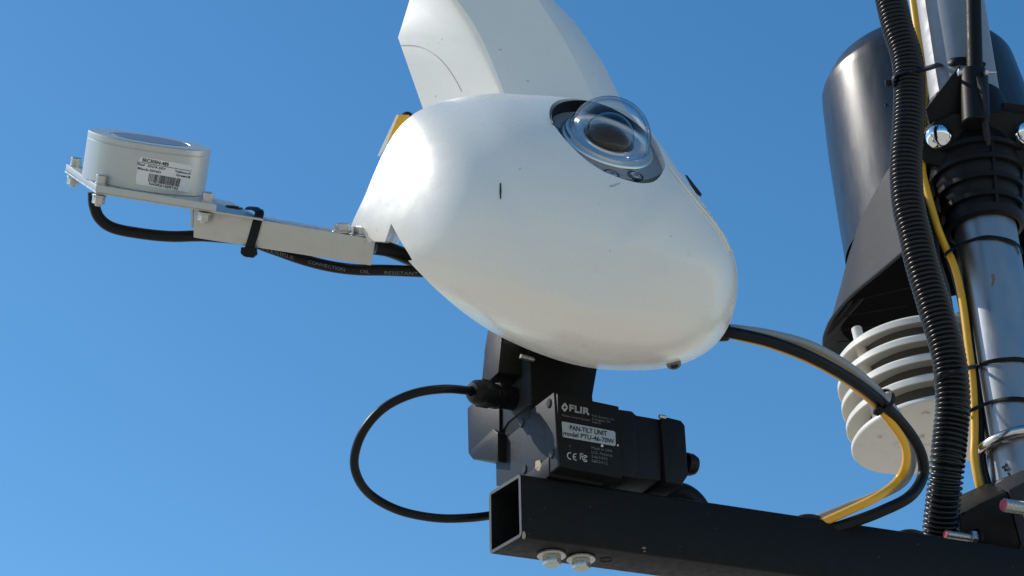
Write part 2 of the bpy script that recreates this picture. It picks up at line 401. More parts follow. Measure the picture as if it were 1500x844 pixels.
# print on the front plate
sf = lambda px, py: fpl(px, py, -.00035)
sf2 = lambda px, py: fpl(px, py, -.0007)
up = (-.01, -1)
pt = [(823.3, 617.6), (899.5, 632.2), (901, 634.5), (901.6, 652), (900, 653.6), (825.5, 640.6), (824, 638.5), (822.6, 619)]
pn = obj('label_panel', MB().prism([fpl(x, y, -.0001) for (x, y) in pt], PY * -.0004), PANEL, ptu)
tx = MB(); write(tx, 'PAN-TILT UNIT', (834.7, 629.6), (889, 638.7), 7.2, up, sf2, .35); write(tx, 'model PTU-46-70W', (825.5, 637.2), (899.5, 649.9), 6.6, up, sf2, .35)
obj('panel_print', tx, INK, pn, flat=True)
tx = MB(); write(tx, 'FLIR', (834, 601.6), (863, 607.6), 9.4, up, sf, .9)
obj('maker_name', tx, GINK, ptu, flat=True); tx = MB()
d0 = (827.2, 596.8)
def dia(s, t): return [(d0[0], d0[1] - s), (d0[0] + t, d0[1]), (d0[0], d0[1] + s), (d0[0] - t, d0[1])]
oo, ii = dia(7.4, 5.2), dia(3.2, 2.3)
for k in range(4):
    k2 = (k + 1) % 4
    def lerp(a, b, t): return (a[0] + (b[0] - a[0]) * t, a[1] + (b[1] - a[1]) * t)
    e = .0 if k in (1, 3) else .0
    q = [lerp(oo[k], oo[k2], .05), lerp(oo[k], oo[k2], .95), lerp(ii[k], ii[k2], .95), lerp(ii[k], ii[k2], .05)]
    tx.add([sf(*a) for a in q], [(0, 1, 2, 3)])
obj('maker_logo', tx, GINK, ptu, flat=True); tx = MB()
def arc(cx, cy, rx, ry, a0, a1, w):
    v = []; n = 14
    for k in range(n + 1):
        a = R(a0 + (a1 - a0) * k / n)
        for s_ in (1, 1 - w): v.append(sf(cx + rx * s_ * math.cos(a), cy + .17 * rx * s_ * math.cos(a) - ry * s_ * math.sin(a)))
    tx.add(v, [(2 * k, 2 * k + 1, 2 * k + 3, 2 * k + 2) for k in range(n)])
arc(835.5, 668, 5, 5.4, 75, 285, .26); arc(843.5, 669.6, 4.6, 5.2, 75, 285, .27)
tx.add([sf(839.5, 668.2), sf(843.6, 669), sf(843.6, 670.3), sf(839.5, 669.5)], [(0, 1, 2, 3)])
write(tx, 'F', (849.3, 672.5), (854, 673.2), 9, up, sf, .5)
arc(857.5, 671.8, 4.6, 5, 50, 310, .26); arc(858, 671.9, 2.6, 2.9, 40, 320, .4)
tx_marks = obj('approval_marks', tx, GINK, ptu, flat=True)
tx = MB()
write(tx, 'Motion Control Systems', (823.3, 609.6), (864, 617), 3.2, up, sf, .15)
for i, (s_, e_) in enumerate([('FLIR Systems, Inc.', 900), ('Burlingame, CA', 894), ('94010', 880)]):
    write(tx, s_, (867, 610.3 + i * 4.6), (e_, 610.3 + i * 4.6 + (e_ - 867) * .17), 3.0, up, sf, .15)
for i, (s_, e_) in enumerate([('Made in USA', 897), ('U.S. Patents', 897), ('5463432', 890), ('5802412', 890)]):
    write(tx, s_, (866.5, 657.6 + i * 6.4), (e_, 657.6 + i * 6.4 + (e_ - 866.5) * .17), 4.0, up, sf, .2)
obj('small_print', tx, DINK, ptu, flat=True)
for (px, py, r_) in [(881.5, 653.5, 2.1), (904.5, 652.8, 1.4)]:
    obj('paint_fleck', MB().cyl(fpl(px, py, .0002), -PY, r_ / FPX * 1.45, .0008, 10), STICK, ptu)
# stub of cable hump behind the motor
hump = path([(974, 730, 1.585), (985, 724, 1.585), (998, 723, 1.585), (1010, 729, 1.585), (1020, 739, 1.585), (1028, 752, 1.585)])
single('cable_stub', MB().tube(hump, .0088, 18), RUB, 'short black cable hump between the motor end and the boom', 'cable')

# ------------------------------------------------------------------ white housing
C0 = (846, 432)
sil = [(720, 137, 1.425), (770, 139, 1.424), (830, 143, 1.425), (880, 152, 1.432), (932, 171, 1.432), (966, 209, 1.414), (988, 241, 1.397), (1010, 270, 1.38), (1040, 312, 1.38), (1062, 345, 1.385), (1075, 375, 1.39), (1080, 405, 1.40), (1079, 435, 1.41), (1073, 462, 1.415), (1062, 487, 1.42), (1045, 508, 1.43), (1020, 525, 1.435), (990, 536, 1.44), (960, 541.5, 1.445), (920, 543, 1.445), (880, 541, 1.445), (840, 534, 1.445), (800, 522, 1.44), (760, 506, 1.44), (720, 486, 1.435), (680, 459, 1.43), (640, 425, 1.42), (610, 396, 1.415), (590, 371, 1.41), (571, 345, 1.41), (556, 319, 1.408), (546, 290, 1.406), (552, 250, 1.404), (564, 220, 1.404), (582, 192, 1.408), (604, 170, 1.414), (632, 154, 1.42), (674, 143, 1.43)]
sst = lambda t: (lambda q: q * q * (3 - 2 * q))(max(0, min(1, t)))
vsp = catmull([Vector((x - 46 * sst((780 - x) / 200) * sst((520 - y) / 130), y, z)) for (x, y, z) in sil], 12, True)
_ang = sorted((math.degrees(math.atan2(a.y - C0[1], a.x - C0[0])) % 360, math.hypot(a.x - C0[0], a.y - C0[1]), a.z) for a in vsp)
_tab = []
for k in range(720):
    g_ = k / 2; i_ = 0
    hi = next((q for q in range(len(_ang)) if _ang[q][0] >= g_), 0); lo = hi - 1
    a_, b_ = _ang[lo], _ang[hi]; w_ = ((g_ - a_[0]) % 360) / max(1e-6, (b_[0] - a_[0]) % 360)
    _tab.append((a_[1] + (b_[1] - a_[1]) * w_, a_[2] + (b_[2] - a_[2]) * w_))
_wt = [math.exp(-(k / 9) ** 2) for k in range(-20, 21)]
_tab = [tuple(sum(_wt[q + 20] * _tab[(k + q) % 720][c] for q in range(-20, 21)) / sum(_wt) for c in (0, 1)) for k in range(720)]
rim = [q[:2] for q in sil if not (q[0] < 612 and 160 < q[1] < 397)]
k_ = rim.index((640, 425)) + 1
rim[k_:k_] = [(611, 396), (590, 375), (560, 363), (532, 353), (517, 344.5), (514.5, 332), (522, 313), (533, 290), (547, 256), (562, 223), (580, 193), (602, 170)]
sp = catmull([Vector((x, y, 0)) for (x, y) in rim], 4, True)
DF = 1.304
SPW = 2.2
PN = cv(.31, .81, .5)
PC = P(891, 204, 1.3785)
opn = [(803, 178), (804, 164), (810, 155), (822, 148), (845, 141), (880, 138), (926, 162), (952, 197), (968, 228), (973, 246), (962, 264), (943, 267.5), (915, 262), (885, 251), (855, 234), (830, 214), (812, 194)]
_h = []
def surf_depth(px, py):                            # rounded front running into a flatter left flank
    h = hull_depth(px, py)
    if not _h: _h.extend([hull_depth(640, 190), hull_depth(586, 350)])
    s_ = (py - 190) / 160; xc = 640 - 54 * s_
    fl = _h[0] + (_h[1] - _h[0]) * max(-.3, min(1.3, s_)) + .00075 * (xc - px)
    return (h + fl + math.sqrt((h - fl) ** 2 + .034 ** 2)) / 2
def hull_depth(px, py):
    dx, dy = px - C0[0], py - C0[1]; L = math.hypot(dx, dy)
    g_ = (math.degrees(math.atan2(dy, dx)) % 360) * 2; k = int(g_); w_ = g_ - k
    a_, b_ = _tab[k % 720], _tab[(k + 1) % 720]
    rr_, zz_ = a_[0] + (b_[0] - a_[0]) * w_, a_[1] + (b_[1] - a_[1]) * w_
    t = min(.999, L / rr_)
    return DF + (zz_ - DF) * (1 - max(0, 1 - t ** SPW) ** .5)
for a in sp: a.z = surf_depth(a.x, a.y)
sm = MB(); NA = len(sp); ts = [math.sin(k / 30 * math.pi / 2) for k in range(1, 31)]
v = [P(*C0, surf_depth(*C0))]; f = []
for side in (0, 1):
    for t in (ts if side == 0 else ts[-2::-1]):
        for a in sp:
            px = C0[0] + (a.x - C0[0]) * t; py = C0[1] + (a.y - C0[1]) * t
            v.append(P(px, py, (surf_depth(px, py) if t < .9999 else a.z) if side == 0 else a.z + .004 + .15 * max(0, 1 - t ** 2.2) ** .5))
NR = len(ts) * 2 - 1
for r_ in range(NR - 1):
    for k in range(NA):
        f.append((1 + r_ * NA + k, 1 + r_ * NA + (k + 1) % NA, 1 + (r_ + 1) * NA + (k + 1) % NA, 1 + (r_ + 1) * NA + k))
for k in range(NA): f.append((0, 1 + (k + 1) % NA, 1 + k))
v.append(P(*C0, 1.555))
for k in range(NA): f.append((len(v) - 1, 1 + (NR - 1) * NA + k, 1 + (NR - 1) * NA + (k + 1) % NA))
sm.add(v, f)
housing = thing('tracker_housing', 'large white rounded instrument cover with tall shade fin above the pan tilt unit', 'instrument housing', P(800, 500, 1.48))
shell = obj('shell', sm, WHITE, housing, angle=60)
cut = MB()
oc = catmull([on_plane(x, y, PC, PN) for (x, y) in opn], 4, True)
cut.prism([p - PN * .012 for p in oc], PN * .14)
cut_o = obj('cutter', cut, WHITE, None)
nt_ = MB(); nt_.prism([P(x, y, 1.25) for (x, y) in [(556, 318.5), (573, 347.5), (586, 367.5), (592, 378), (560, 380), (515, 360), (520.5, 345.6), (545.5, 347.5)]], _f * .5)
nt_o = obj('cutter', nt_, WHITE, None)
for co in (cut_o, nt_o):
    md = shell.modifiers.new('cut', 'BOOLEAN'); md.operation = 'DIFFERENCE'; md.object = co; md.solver = 'EXACT'
me = evaluated(shell); shell.modifiers.clear(); old = shell.data; shell.data = me; bpy.data.meshes.remove(old)
me.materials.clear(); me.materials.append(WHITE)
for co in (cut_o, nt_o): bpy.data.objects.remove(co)
bm = bmesh.new(); bm.from_mesh(me)
for fc in bm.faces: fc.smooth = True; fc.material_index = 0
for e in bm.edges: e.smooth = not (len(e.link_faces) == 2 and e.calc_face_angle(0) > R(32))
bm.to_mesh(me); bm.free()
# small marks on the shell
def onshell(px, py, lift=.0006): return P(px, py, surf_depth(px, py) - lift)
for pts in [[(732, 268), (734, 268), (734.5, 279), (734, 291), (732.4, 292), (731.6, 281)], [(893, 272), (900, 270), (908, 267.5), (909, 268.5), (901, 272), (894, 274)]]:
    obj('scratch_mark', MB().add([onshell(*p) for p in pts], [tuple(range(len(pts)))]), INK if pts[0][0] < 800 else GINK, housing, flat=True)
lip = [onshell(x, y, .0010) for (x, y) in [(982, 247), (1000, 270), (1021, 297), (1040, 320), (1058, 345), (1068, 368)]]
obj('seam_lip', MB().tube(catmull(lip, 6), lambda i: (.0020, .0013), 10), WHITE, housing)
sc_c = P(987, 532, surf_depth(987, 530) + .006); sc_n = cv(.1, -.75, .65)
scr = obj('screw', MB().lathe(sc_c, sc_n, [(.0052, -.004), (.0052, .0016), (.0046, .0024), (.0028, .0026), (.0024, .001), (0, .001)], 24), mat('dark_steel', (.16, .16, .16), .3, .9), housing)
cg = P(1056, 486, 1.49); cgd = (P(1076, 488, 1.495) - cg).normalized()
obj('cable_grommet', MB().lathe(cg, cgd, [(.004, -.004), (.0072, -.004), (.0076, 0), (.0070, .0052), (.004, .0062), (0, .006)], 24), RUB, housing)
# shade fin
rows = [(-70, [(628, 1.53), (640, 1.52), (610, 1.48), (748, 1.50), (775, 1.55)]),]
ys = [-70, -35, 0, 30, 55, 95, 135, 200]
c0x = [632, 616, 600, 591, 583, 597, 611, 634]
c1x = [600, 632, 661, 684, 699, 718, 734, 757]
c2x = [752, 773, 792, 812, 828, 850, 870, 900]
c3x = [774, 793, 811, 840, 858, 885, 904, 938]
fm = MB(); nrow = len(ys); v = []; cols = 0
for i, y in enumerate(ys):
    dd = (200 - y) / FPX * 1.5 * .35
    a0, a1, a2, a3 = Vector((c0x[i], 1.585 + dd, 0)), Vector((max(c1x[i], c0x[i] + 12), 1.500 + dd, 0)), Vector((c2x[i], 1.535 + dd, 0)), Vector((c3x[i], 1.60 + dd, 0))
    soft = .12 if y > 120 else .12 + (120 - y) / 190 * .22
    poly = [a0, a0.lerp(a1, .5), a1.lerp(a0, soft), a1.lerp(a0, soft * .45) + (a1.lerp(a2, .04) - a1) * .5 * .6, a1 + ((a0 - a1) * soft + (a2 - a1) * soft * .5) * .22, a1.lerp(a2, soft * .25), a1.lerp(a2, soft * .6), a1.lerp(a2, .6), a2.lerp(a1, .03), a2.lerp(a3, .1), a3, Vector((a3.x - 30, 1.70 + dd, 0)), Vector((a0.x + 25, 1.70 + dd, 0))]
    cols = len(poly); v += [P(q.x, y, q.y) for q in poly]
f = [(i * cols + k, i * cols + (k + 1) % cols, (i + 1) * cols + (k + 1) % cols, (i + 1) * cols + k) for i in range(nrow - 1) for k in range(cols)]
f += [tuple(range(cols)), tuple(range((nrow - 1) * cols + cols - 1, (nrow - 1) * cols - 1, -1))]
obj('shade_fin', fm.add(v, f), WHITE2, housing, angle=28)
def fin_pt(x, y):
    dd = (200 - y) / FPX * 1.5 * .35
    i = max(k for k in range(nrow - 1) if ys[k] <= y); t = (y - ys[i]) / (ys[i + 1] - ys[i])
    xa = c0x[i] * (1 - t) + c0x[i + 1] * t; xb = c1x[i] * (1 - t) + c1x[i + 1] * t
    return P(x, y, 1.585 + dd - .085 * (x - xa) / (xb - xa) - .0004)
obj('moulding_line', MB().tube(catmull([fin_pt(x, y) for (x, y) in [(587, 66.5), (604, 66.5), (621, 71), (640, 83), (655, 99), (667, 117), (676, 134)]], 6), .0002, 6), mat('shadow_line_paint', (.46, .45, .42), .6), housing)
# clip seen behind the left shoulder of the cover, and one on the right
clip = thing('yellow_clip', 'small yellow clip with black knob peeking behind the white cover', 'clip', P(585, 190, 1.55))
obj('strip', MB().prism([P(x, y, 1.535) for (x, y) in [(582, 169), (599, 168), (604, 185), (574, 212), (566, 207)]], _f * .004), YEL, clip, bevel=.0004)
obj('edge_strip', MB().prism([P(x, y, 1.534) for (x, y) in [(581, 168), (584, 168.4), (566, 212), (556, 228), (553, 228)]], _f * .006), WHITE, clip)
obj('knob', MB().lathe(P(597, 176, 1.545), cv(-.3, .55, .75), [(.0062, -.004), (.0062, .002), (.0050, .0045), (.0025, .0058), (0, .006)], 20), RUB, clip)
single('side_latch', MB().prism([P(x, y, 1.545) for (x, y) in [(1004, 256), (1007, 257), (1028, 284), (1027, 288), (1018, 282)]], _f * .006), SKIRT, 'thin dark latch strip on the far right side of the white cover', 'latch', bevel=.0005)

# ------------------------------------------------------------------ pyranometer in the opening
pyr = thing('dome_pyranometer', 'glass domed solar sensor set in the round opening of the white cover', 'pyranometer', PC)
px_ = FPX / 1.41
def pr(k): return k / px_
x_, y_, _n = frame(PN)
ref = cv(1, -.38, 0)
ww = MB(); wv_, nW = [], 60; rx = (ref - PN * ref.dot(PN)).normalized(); ry = PN.cross(rx)
for k in range(nW + 1):
    a = R(5 + 200 * k / nW); dr = rx * math.cos(a) + ry * math.sin(a); top = -.004 + .0092 * sst((k / nW - .05) / .55)
    wv_ += [PC + dr * pr(87.5) + PN * -.007, PC + dr * pr(87.5) + PN * top, PC + dr * pr(89.5) + PN * top, PC + dr * pr(89.5) + PN * -.007]
ww.add(wv_, [(4 * k + q, 4 * k + q + 1, 4 * k + q + 5, 4 * k + q + 4) for k in range(nW) for q in range(3)])
obj('well_wall', ww, RUB, pyr)
obj('flange', MB().lathe(PC, PN, [(pr(91), -.012), (pr(91), -.0045), (pr(90), -.004), (pr(68), -.004), (pr(66), -.0055)], 80), RINGM, pyr)
obj('dome_ring', MB().lathe(PC, PN, [(pr(70), -.006), (pr(70), -.0025), (pr(68.5), -.0015), (pr(66), -.0010), (pr(65), .001), (pr(63), .0015), (pr(60), .0012), (pr(58), -.001), (pr(50), -.0015), (pr(47), -.0005), (pr(42), -.0005), (pr(41), .0008), (pr(38), .0008), (pr(37.3), -.002)], 80), POL, pyr)
obj('detector', MB().lathe(PC, PN, [(pr(37.5), -.003), (pr(35), -.001)] + [(pr(33) * math.cos(a), .0085 * math.sin(a)) for a in [k * math.pi / 24 for k in range(13)]], 60), LENS, pyr)
def dome(r_, z): return [(r_, z - .002)] + [(r_ * math.cos(a), z + r_ * math.sin(a)) for a in [k * math.pi / 2 / 22 for k in range(23)]]
obj('outer_dome', MB().lathe(PC, PN, dome(pr(61.5), .0004), 80), GLASS, pyr)
obj('outer_dome_inner_face', MB().lathe(PC, PN, dome(pr(57.5), .0004), 80), GLASS, pyr)
obj('inner_dome', MB().lathe(PC, PN, dome(pr(37), .0008), 64), GLASS, pyr)
for (px, py) in [(811, 190), (896, 255), (931, 257.5)]:
    c = on_plane(px, py, PC - PN * .0038, PN)
    cw = obj('counterbore', MB().lathe(c, PN, [(.0058, -.0005), (.0058, .0003), (.0050, .0003), (.0046, -.0024), (0, -.0024)], 24), mat('counterbore_dark', (.05, .045, .04), .5, .5), pyr)
    sc = MB().lathe(c, PN, [(.0038, -.002), (.0038, .0006), (.0033, .0010), (.0018, .0010), (.0017, -.0005), (0, -.0005)], 18)
    obj('cap_screw', sc, STEEL, cw)

# ------------------------------------------------------------------ arm with the flat cylindrical sensor
LN = cv(.168, .972, .125)
LC = P(220, 204, 1.412)
pxl = FPX / 1.412
LR = 89.5 / pxl; LH = .0335
sens = thing('cylinder_sensor', 'short silver cylindrical solar sensor with barcode label on the arm end', 'sensor', LC - LN * (LH + .004))
obj('case', MB().lathe(LC - LN * LH, LN, [(0, 0), (LR - .0006, 0), (LR, .0006), (LR, LH - .0054), (LR - .0004, LH - .0050), (LR - .0004, LH - .0046), (LR, LH - .0042), (LR, LH - .0008), (LR - .0008, LH), (LR * .66, LH), (LR * .655, LH - .0006), (LR * .62, LH - .0007)], 96), SENS, sens)
obj('window', MB().lathe(LC, LN, [(LR * .64, -.0008), (LR * .62, .0002), (LR * .3, .0004), (0, .0004)], 64), mat('smoked_window', (.17, .175, .18), .3, 0, spec=.35), sens)
lb = LC - LN * (LH + .0001)
def lpl(px, py, dz=0): return on_plane(px, py, lb - LN * dz, LN)
qf, ql, qr = lpl(141, 271), lpl(97, 240), lpl(318, 300)
qb = ql + qr - qf
obj('base_flange', MB().prism([qf, ql, qb, qr], LN * -.0048), SENS, sens, bevel=.0006)
E1 = (qr - qf).normalized(); E2 = LN.cross(E1).normalized()
if E2.dot(_f) < 0: E2 = -E2
cor = [qf + (qr - qf) * .06 + (ql - qf) * .08, qr + (qf - qr) * .06 + (ql - qf) * .08, ql + (qr - qf) * .06 + (qf - ql) * .08, qb + (qf - qr) * .06 + (qf - ql) * .08]
for c in cor:
    b = obj('corner_bolt', MB().lathe(c, LN, [(.0048, 0), (.0048, .0008), (.0040, .001), (.0040, .0062), (.0034, .0068), (0, .0068)], 22), STEEL, sens)
    h = MB().cyl(c - LN * .0088, LN, .0050, .0012, 20); hexa(h, c - LN * .0138, LN, .0046, .005); h.cyl(c - LN * .0155, LN, .0022, .002, 12)
    obj('nut', h, STEEL, b, bevel=.0004)
# label wrapped on the case
sl = lambda px, py: on_cyl(px, py, LC, LN, LR + .00015)
sl2 = lambda px, py: on_cyl(px, py, LC, LN, LR + .0004)
lab = MB(); qd = [(204, 229), (285.5, 243.5), (279.6, 282.5), (197.5, 269.5)]
def bil(q, u, v): return tuple((q[0][k] * (1 - u) + q[1][k] * u) * (1 - v) + (q[3][k] * (1 - u) + q[2][k] * u) * v for k in (0, 1))
gv = []
for j in range(9):
    for i in range(25):
        u, v_ = i / 24, j / 8
        m_ = .0
        if j in (0, 8): u = .03 + u * .94
        elif j in (1, 7): u = .006 + u * .988
        gv.append(sl(*bil(qd, u, v_)))
lab.add(gv, [(j * 25 + i, j * 25 + i + 1, (j + 1) * 25 + i + 1, (j + 1) * 25 + i) for j in range(8) for i in range(24)])
lo = obj('label', lab, STICK, sens)
tx = MB(); lup = (.16, -.98)
write(tx, 'SEC305N-485', (208.2, 236.2), (246.6, 243.3), 4.8, lup, sl2, .35)
write(tx, 'Red  :DC9-35V', (201.6, 241.6), (242.7, 249.4), 3.1, lup, sl2, .25); write(tx, 'Black:GND', (201.6, 247.6), (235.5, 254.2), 3.1, lup, sl2, .25)
write(tx, 'Yellow:A', (256, 252), (279.5, 256.2), 3.1, lup, sl2, .25); write(tx, 'Green:B', (258, 257.6), (278.5, 261.2), 3.1, lup, sl2, .25)
write(tx, 'N43R01009742', (218.3, 270.6), (260.4, 278.3), 3.4, lup, sl2, .25)
n = 16; a_, b_ = (201.2, 236.9), (281, 250.6)
rv = []
for k in range(n + 1):
    t = k / n; x = a_[0] + (b_[0] - a_[0]) * t; y = a_[1] + (b_[1] - a_[1]) * t; rv += [sl2(x, y), sl2(x, y + .7)]
tx.add(rv, [(2 * k, 2 * k + 1, 2 * k + 3, 2 * k + 2) for k in range(n)])
bq = [(218.8, 254), (265.8, 262.3), (262.6, 274.2), (216.7, 266.2)]; u = 0; rnd = random.Random(5)
while u < .99:
    w = rnd.choice([.011, .011, .02, .03]); 
    if u + w > 1: break
    tx.add([sl2(*bil(bq, u, 0)), sl2(*bil(bq, u + w, 0)), sl2(*bil(bq, u + w, 1)), sl2(*bil(bq, u, 1))], [(0, 1, 2, 3)])
    u += w + rnd.choice([.011, .014, .024])
obj('label_print', tx, INK, lo, flat=True)

arm = thing('support_bracket', 'aluminium channel bar with thin plate joining the cylindrical sensor to the white cover', 'bracket', P(420, 350, 1.45))
LNp = .0056
pf, pl_, pr1, pr2 = lpl(140.5, 281, LNp), lpl(95, 250, LNp), lpl(386, 322, LNp), None
plate = MB(); wv = (pl_ - pf)
pb_ = pf + E1 * ((qr - qf).length + .004)
pe = lpl(386, 321, LNp)
plate.prism([pf, pl_ , pl_ + (pb_ - pf), pe + wv * .72, pe], LN * -.0014)
obj('plate', plate, ALU, arm, bevel=.0003)
ao = lpl(387, 323, LNp + .0016); AN = (LN * .02 + E2).normalized()
web = [on_plane(x, y, ao, E2) for (x, y) in [(284, 306), (550, 351), (543.5, 389), (283.5, 348)]]
LU = (web[0] - web[3]).normalized(); LX = (web[1] - web[0]).normalized()
obj('front_web', MB().prism(web, E2 * .003), ALU, arm, bevel=.0004)
obj('top_flange', MB().prism([web[0] + E2 * .0032, web[0] + E2 * .026, web[1] + E2 * .026, web[1] + E2 * .0032], LU * -.003), ALU, arm, bevel=.0004)
obj('end_tab', MB().prism([web[0] + E2 * .0032 - LX * .001, web[0] + E2 * .026 - LX * .001, web[0] + E2 * .026 - LU * .014 - LX * .001, web[0] + E2 * .0032 - LU * .014 - LX * .001], LX * -.0015), ALU, arm)
hole = on_plane(343, 304, lb - LN * (LNp - .0003), LN)
obj('slot', MB().lathe(hole, LN, [(.0062, 0), (.0062, .0006), (.0045, .0006), (.0042, -.0005), (0, -.0005)], 24), DARKP, arm)
for (px, py) in [(500, 341), (529, 346)]:
    c = web[0] + (web[1] - web[0]) * ((px - 284) / 266) + E2 * .0085 + LU * .0003
    w = obj('washer', MB().lathe(c, LU, [(.002, 0), (.0070, 0), (.0070, .0012), (.002, .0012)], 24), STEEL, arm)
    h = MB(); hexa(h, c + LU * .0012, LU, .0060, .0052, turn=.2); obj('bolt_head', h, STEEL, w, bevel=.0005)
obj('support_rod', MB().tube(path([(548, 362, 1.418), (570, 366, 1.425), (600, 378, 1.44), (640, 395, 1.46)]), .0056, 16), RUB, arm)
obj('rod_collar', MB().ring(P(556, 357, 1.43), E1, .0060, .0022, 28, 8), STEEL, arm)

dS = 1.425
scab = [(137, 282, 1.414), (138, 300, 1.415), (146, 320, 1.418), (166, 334, 1.422), (205, 342, dS), (250, 346.5, dS), (300, 346, dS), (360, 352, dS), (400, 365, 1.423), (440, 379, 1.421), (480, 389.5, 1.421), (520, 395, 1.422), (565, 396, 1.424), (615, 398, 1.428), (650, 400, 1.437)]
cab = thing('sensor_cable', 'black printed cable drooping from the cylindrical sensor beneath the aluminium arm', 'cable', P(450, 385, 1.46))
obj('sheath', MB().tube(path(scab, 10), .0041, 18), RUB, cab)
tx = MB()
cp = path(scab, 10)
cpp = [to_px(p) + (depth(p),) for p in cp]
def oncable(px, py):
    b = min(cpp, key=lambda q: (q[0] - px) ** 2 + (q[1] - py) ** 2)
    dx = math.hypot(0, (py - b[1])) / FPX * b[2]
    return P(px, py, b[2] - math.sqrt(max(.0041 ** 2 - min(dx, .0039) ** 2, 0)) - .0003)
for (s_, a_, b_) in [('FLEXIBLE', (385, 366), (430, 380.5)), ('CONNECTION', (451, 386), (505, 398)), ('OIL', (527, 400), (541, 401)), ('RESISTANT', (563, 402), (612, 403.5))]:
    write(tx, s_, a_, b_, 5, (.1, -1), oncable, .0)
obj('cable_print', tx, DINK, cab, flat=True)
# tie strap on the arm
tie = thing('cable_tie', 'black cable tie strapped round the aluminium arm beside the plate end', 'cable tie', P(368, 345, 1.448))
da = depth(on_plane(370, 340, ao, E2)) - .0015
st = catmull([P(379, 308, da + .012), P(380, 313, da + .002), P(377.5, 322, da), P(371, 345, da), P(365, 364, da), P(361, 371, da + .003), P(358, 373, da + .012)], 6)
obj('band', MB().tube(st, lambda i: (.0033, .0009), 10, flat=_r), DARKP, tie)
st = catmull([P(380, 311, da + .003), P(374, 306, da + .010), P(364, 305, da + .018)], 6)
obj('band_top', MB().tube(st, lambda i: (.0030, .0012), 10, flat=_r), DARKP, tie)
obj('tie_head', MB().prism([P(x, y, da - .002) for (x, y) in [(353, 362), (375, 363), (376, 373), (370, 378), (357, 376), (352, 371)]], _f * .006), DARKP, tie, bevel=.0006)

# ------------------------------------------------------------------ looping control cable
lc = [(700, 575, depth(g0) + .003), (688, 572.5, depth(g0) - .001), (650, 570, 1.46), (605, 577, 1.45), (562, 598, 1.445), (532, 632, 1.445), (519, 672, 1.45), (526, 704, 1.46), (548, 729, 1.475), (588, 749, 1.49), (640, 759, 1.50), (690, 758.5, 1.51), (735, 753, 1.53), (775, 750, 1.55)]
single('looping_cable', MB().tube(path(lc, 10), .0034, 16), RUB, 'black cable looping in open air from the pan tilt gland to the boom end', 'cable')

# ------------------------------------------------------------------ three cables from the cover to the boom
dE = depth(on_plane(1230, 762, B(0, .02, .0), BZ))
black_pts = [(1062, 486, 1.487), (1085, 490, 1.485), (1130, 501, 1.49), (1185, 522, 1.50), (1240, 552, 1.52), (1285, 585, 1.54), (1325, 625, 1.56), (1348, 662, 1.57), (1352, 696, 1.575), (1333, 727, dE + .01), (1291, 749, dE), (1246, 766, dE), (1215, 776, dE)]
grey_pts = [(1060, 482, 1.492), (1085, 484, 1.492), (1130, 491, 1.50), (1185, 506, 1.51), (1235, 533, 1.53), (1283, 571, 1.55), (1316, 612, 1.575), (1333, 650, 1.585), (1335, 680, 1.585), (1322, 706, 1.58), (1290, 724, dE + .01), (1247, 741, dE + .01), (1203, 759, dE + .005), (1180, 770, dE)]
yel_pts = [(1062, 488, 1.492), (1085, 494, 1.491), (1130, 505.5, 1.496), (1185, 527, 1.506), (1240, 557.5, 1.526), (1282, 592, 1.546), (1306, 620, 1.553), (1325, 650, 1.558), (1327, 680, 1.56), (1314, 705, 1.565), (1289, 725.5, dE - .004), (1250, 745, dE - .004), (1216, 760.5, dE - .002), (1190, 772, dE)]
def rr(p0, p1): return p0
G3 = 'cables hanging from the white cover to the boom'
single('hanging_cable', MB().tube(path(black_pts, 10), .0045, 16), RUB, 'thick black cable arching from the white cover down to the boom top', 'cable', G3)
single('hanging_cable', MB().tube(path(grey_pts, 10), .0040, 16), GREYC, 'grey cable arching along the top of the black one to the boom', 'cable', G3)
single('hanging_cable', MB().tube(path(yel_pts, 10), .0034, 16), YEL, 'bright yellow cable curving below the black one down to the boom', 'cable', G3)
t2 = thing('cable_tie', 'black cable tie bundling the grey, black and yellow hanging cables', 'cable tie', P(1296, 590, 1.545))
tdir = (P(1300, 598, 1.55) - P(1278, 580, 1.54)).normalized()
obj('band', MB().lathe(P(1294, 587, 1.547), tdir, [(.0092, -.0018), (.0101, -.0018), (.0101, .0018), (.0092, .0018), (.0092, -.0018)], 28), DARKP, t2)
obj('tie_head', MB().prism([P(x, y, 1.535) for (x, y) in [(1281, 601), (1287, 595), (1294, 598), (1293, 606), (1286, 610), (1280, 607)]], _f * .006), DARKP, t2, bevel=.0006)
for (px, py, lbl) in [(1193, 757, 'low dark rubber pad on the boom top where the loose cables enter'), (1345, 777, 'low dark rubber pad on the boom top beside the corrugated conduit')]:
    c = on_plane(px, py + 4, B(0, .006, .0), BZ)
    c = B((c - BO).dot(BX), .016, .0003)
    single('grommet', MB().lathe(c, BZ, [(.0, 0), (.013, 0), (.013, .003), (.010, .0048), (0, .0048)], 26), SKIRT, lbl, 'grommet', 'rubber grommets on the boom top')

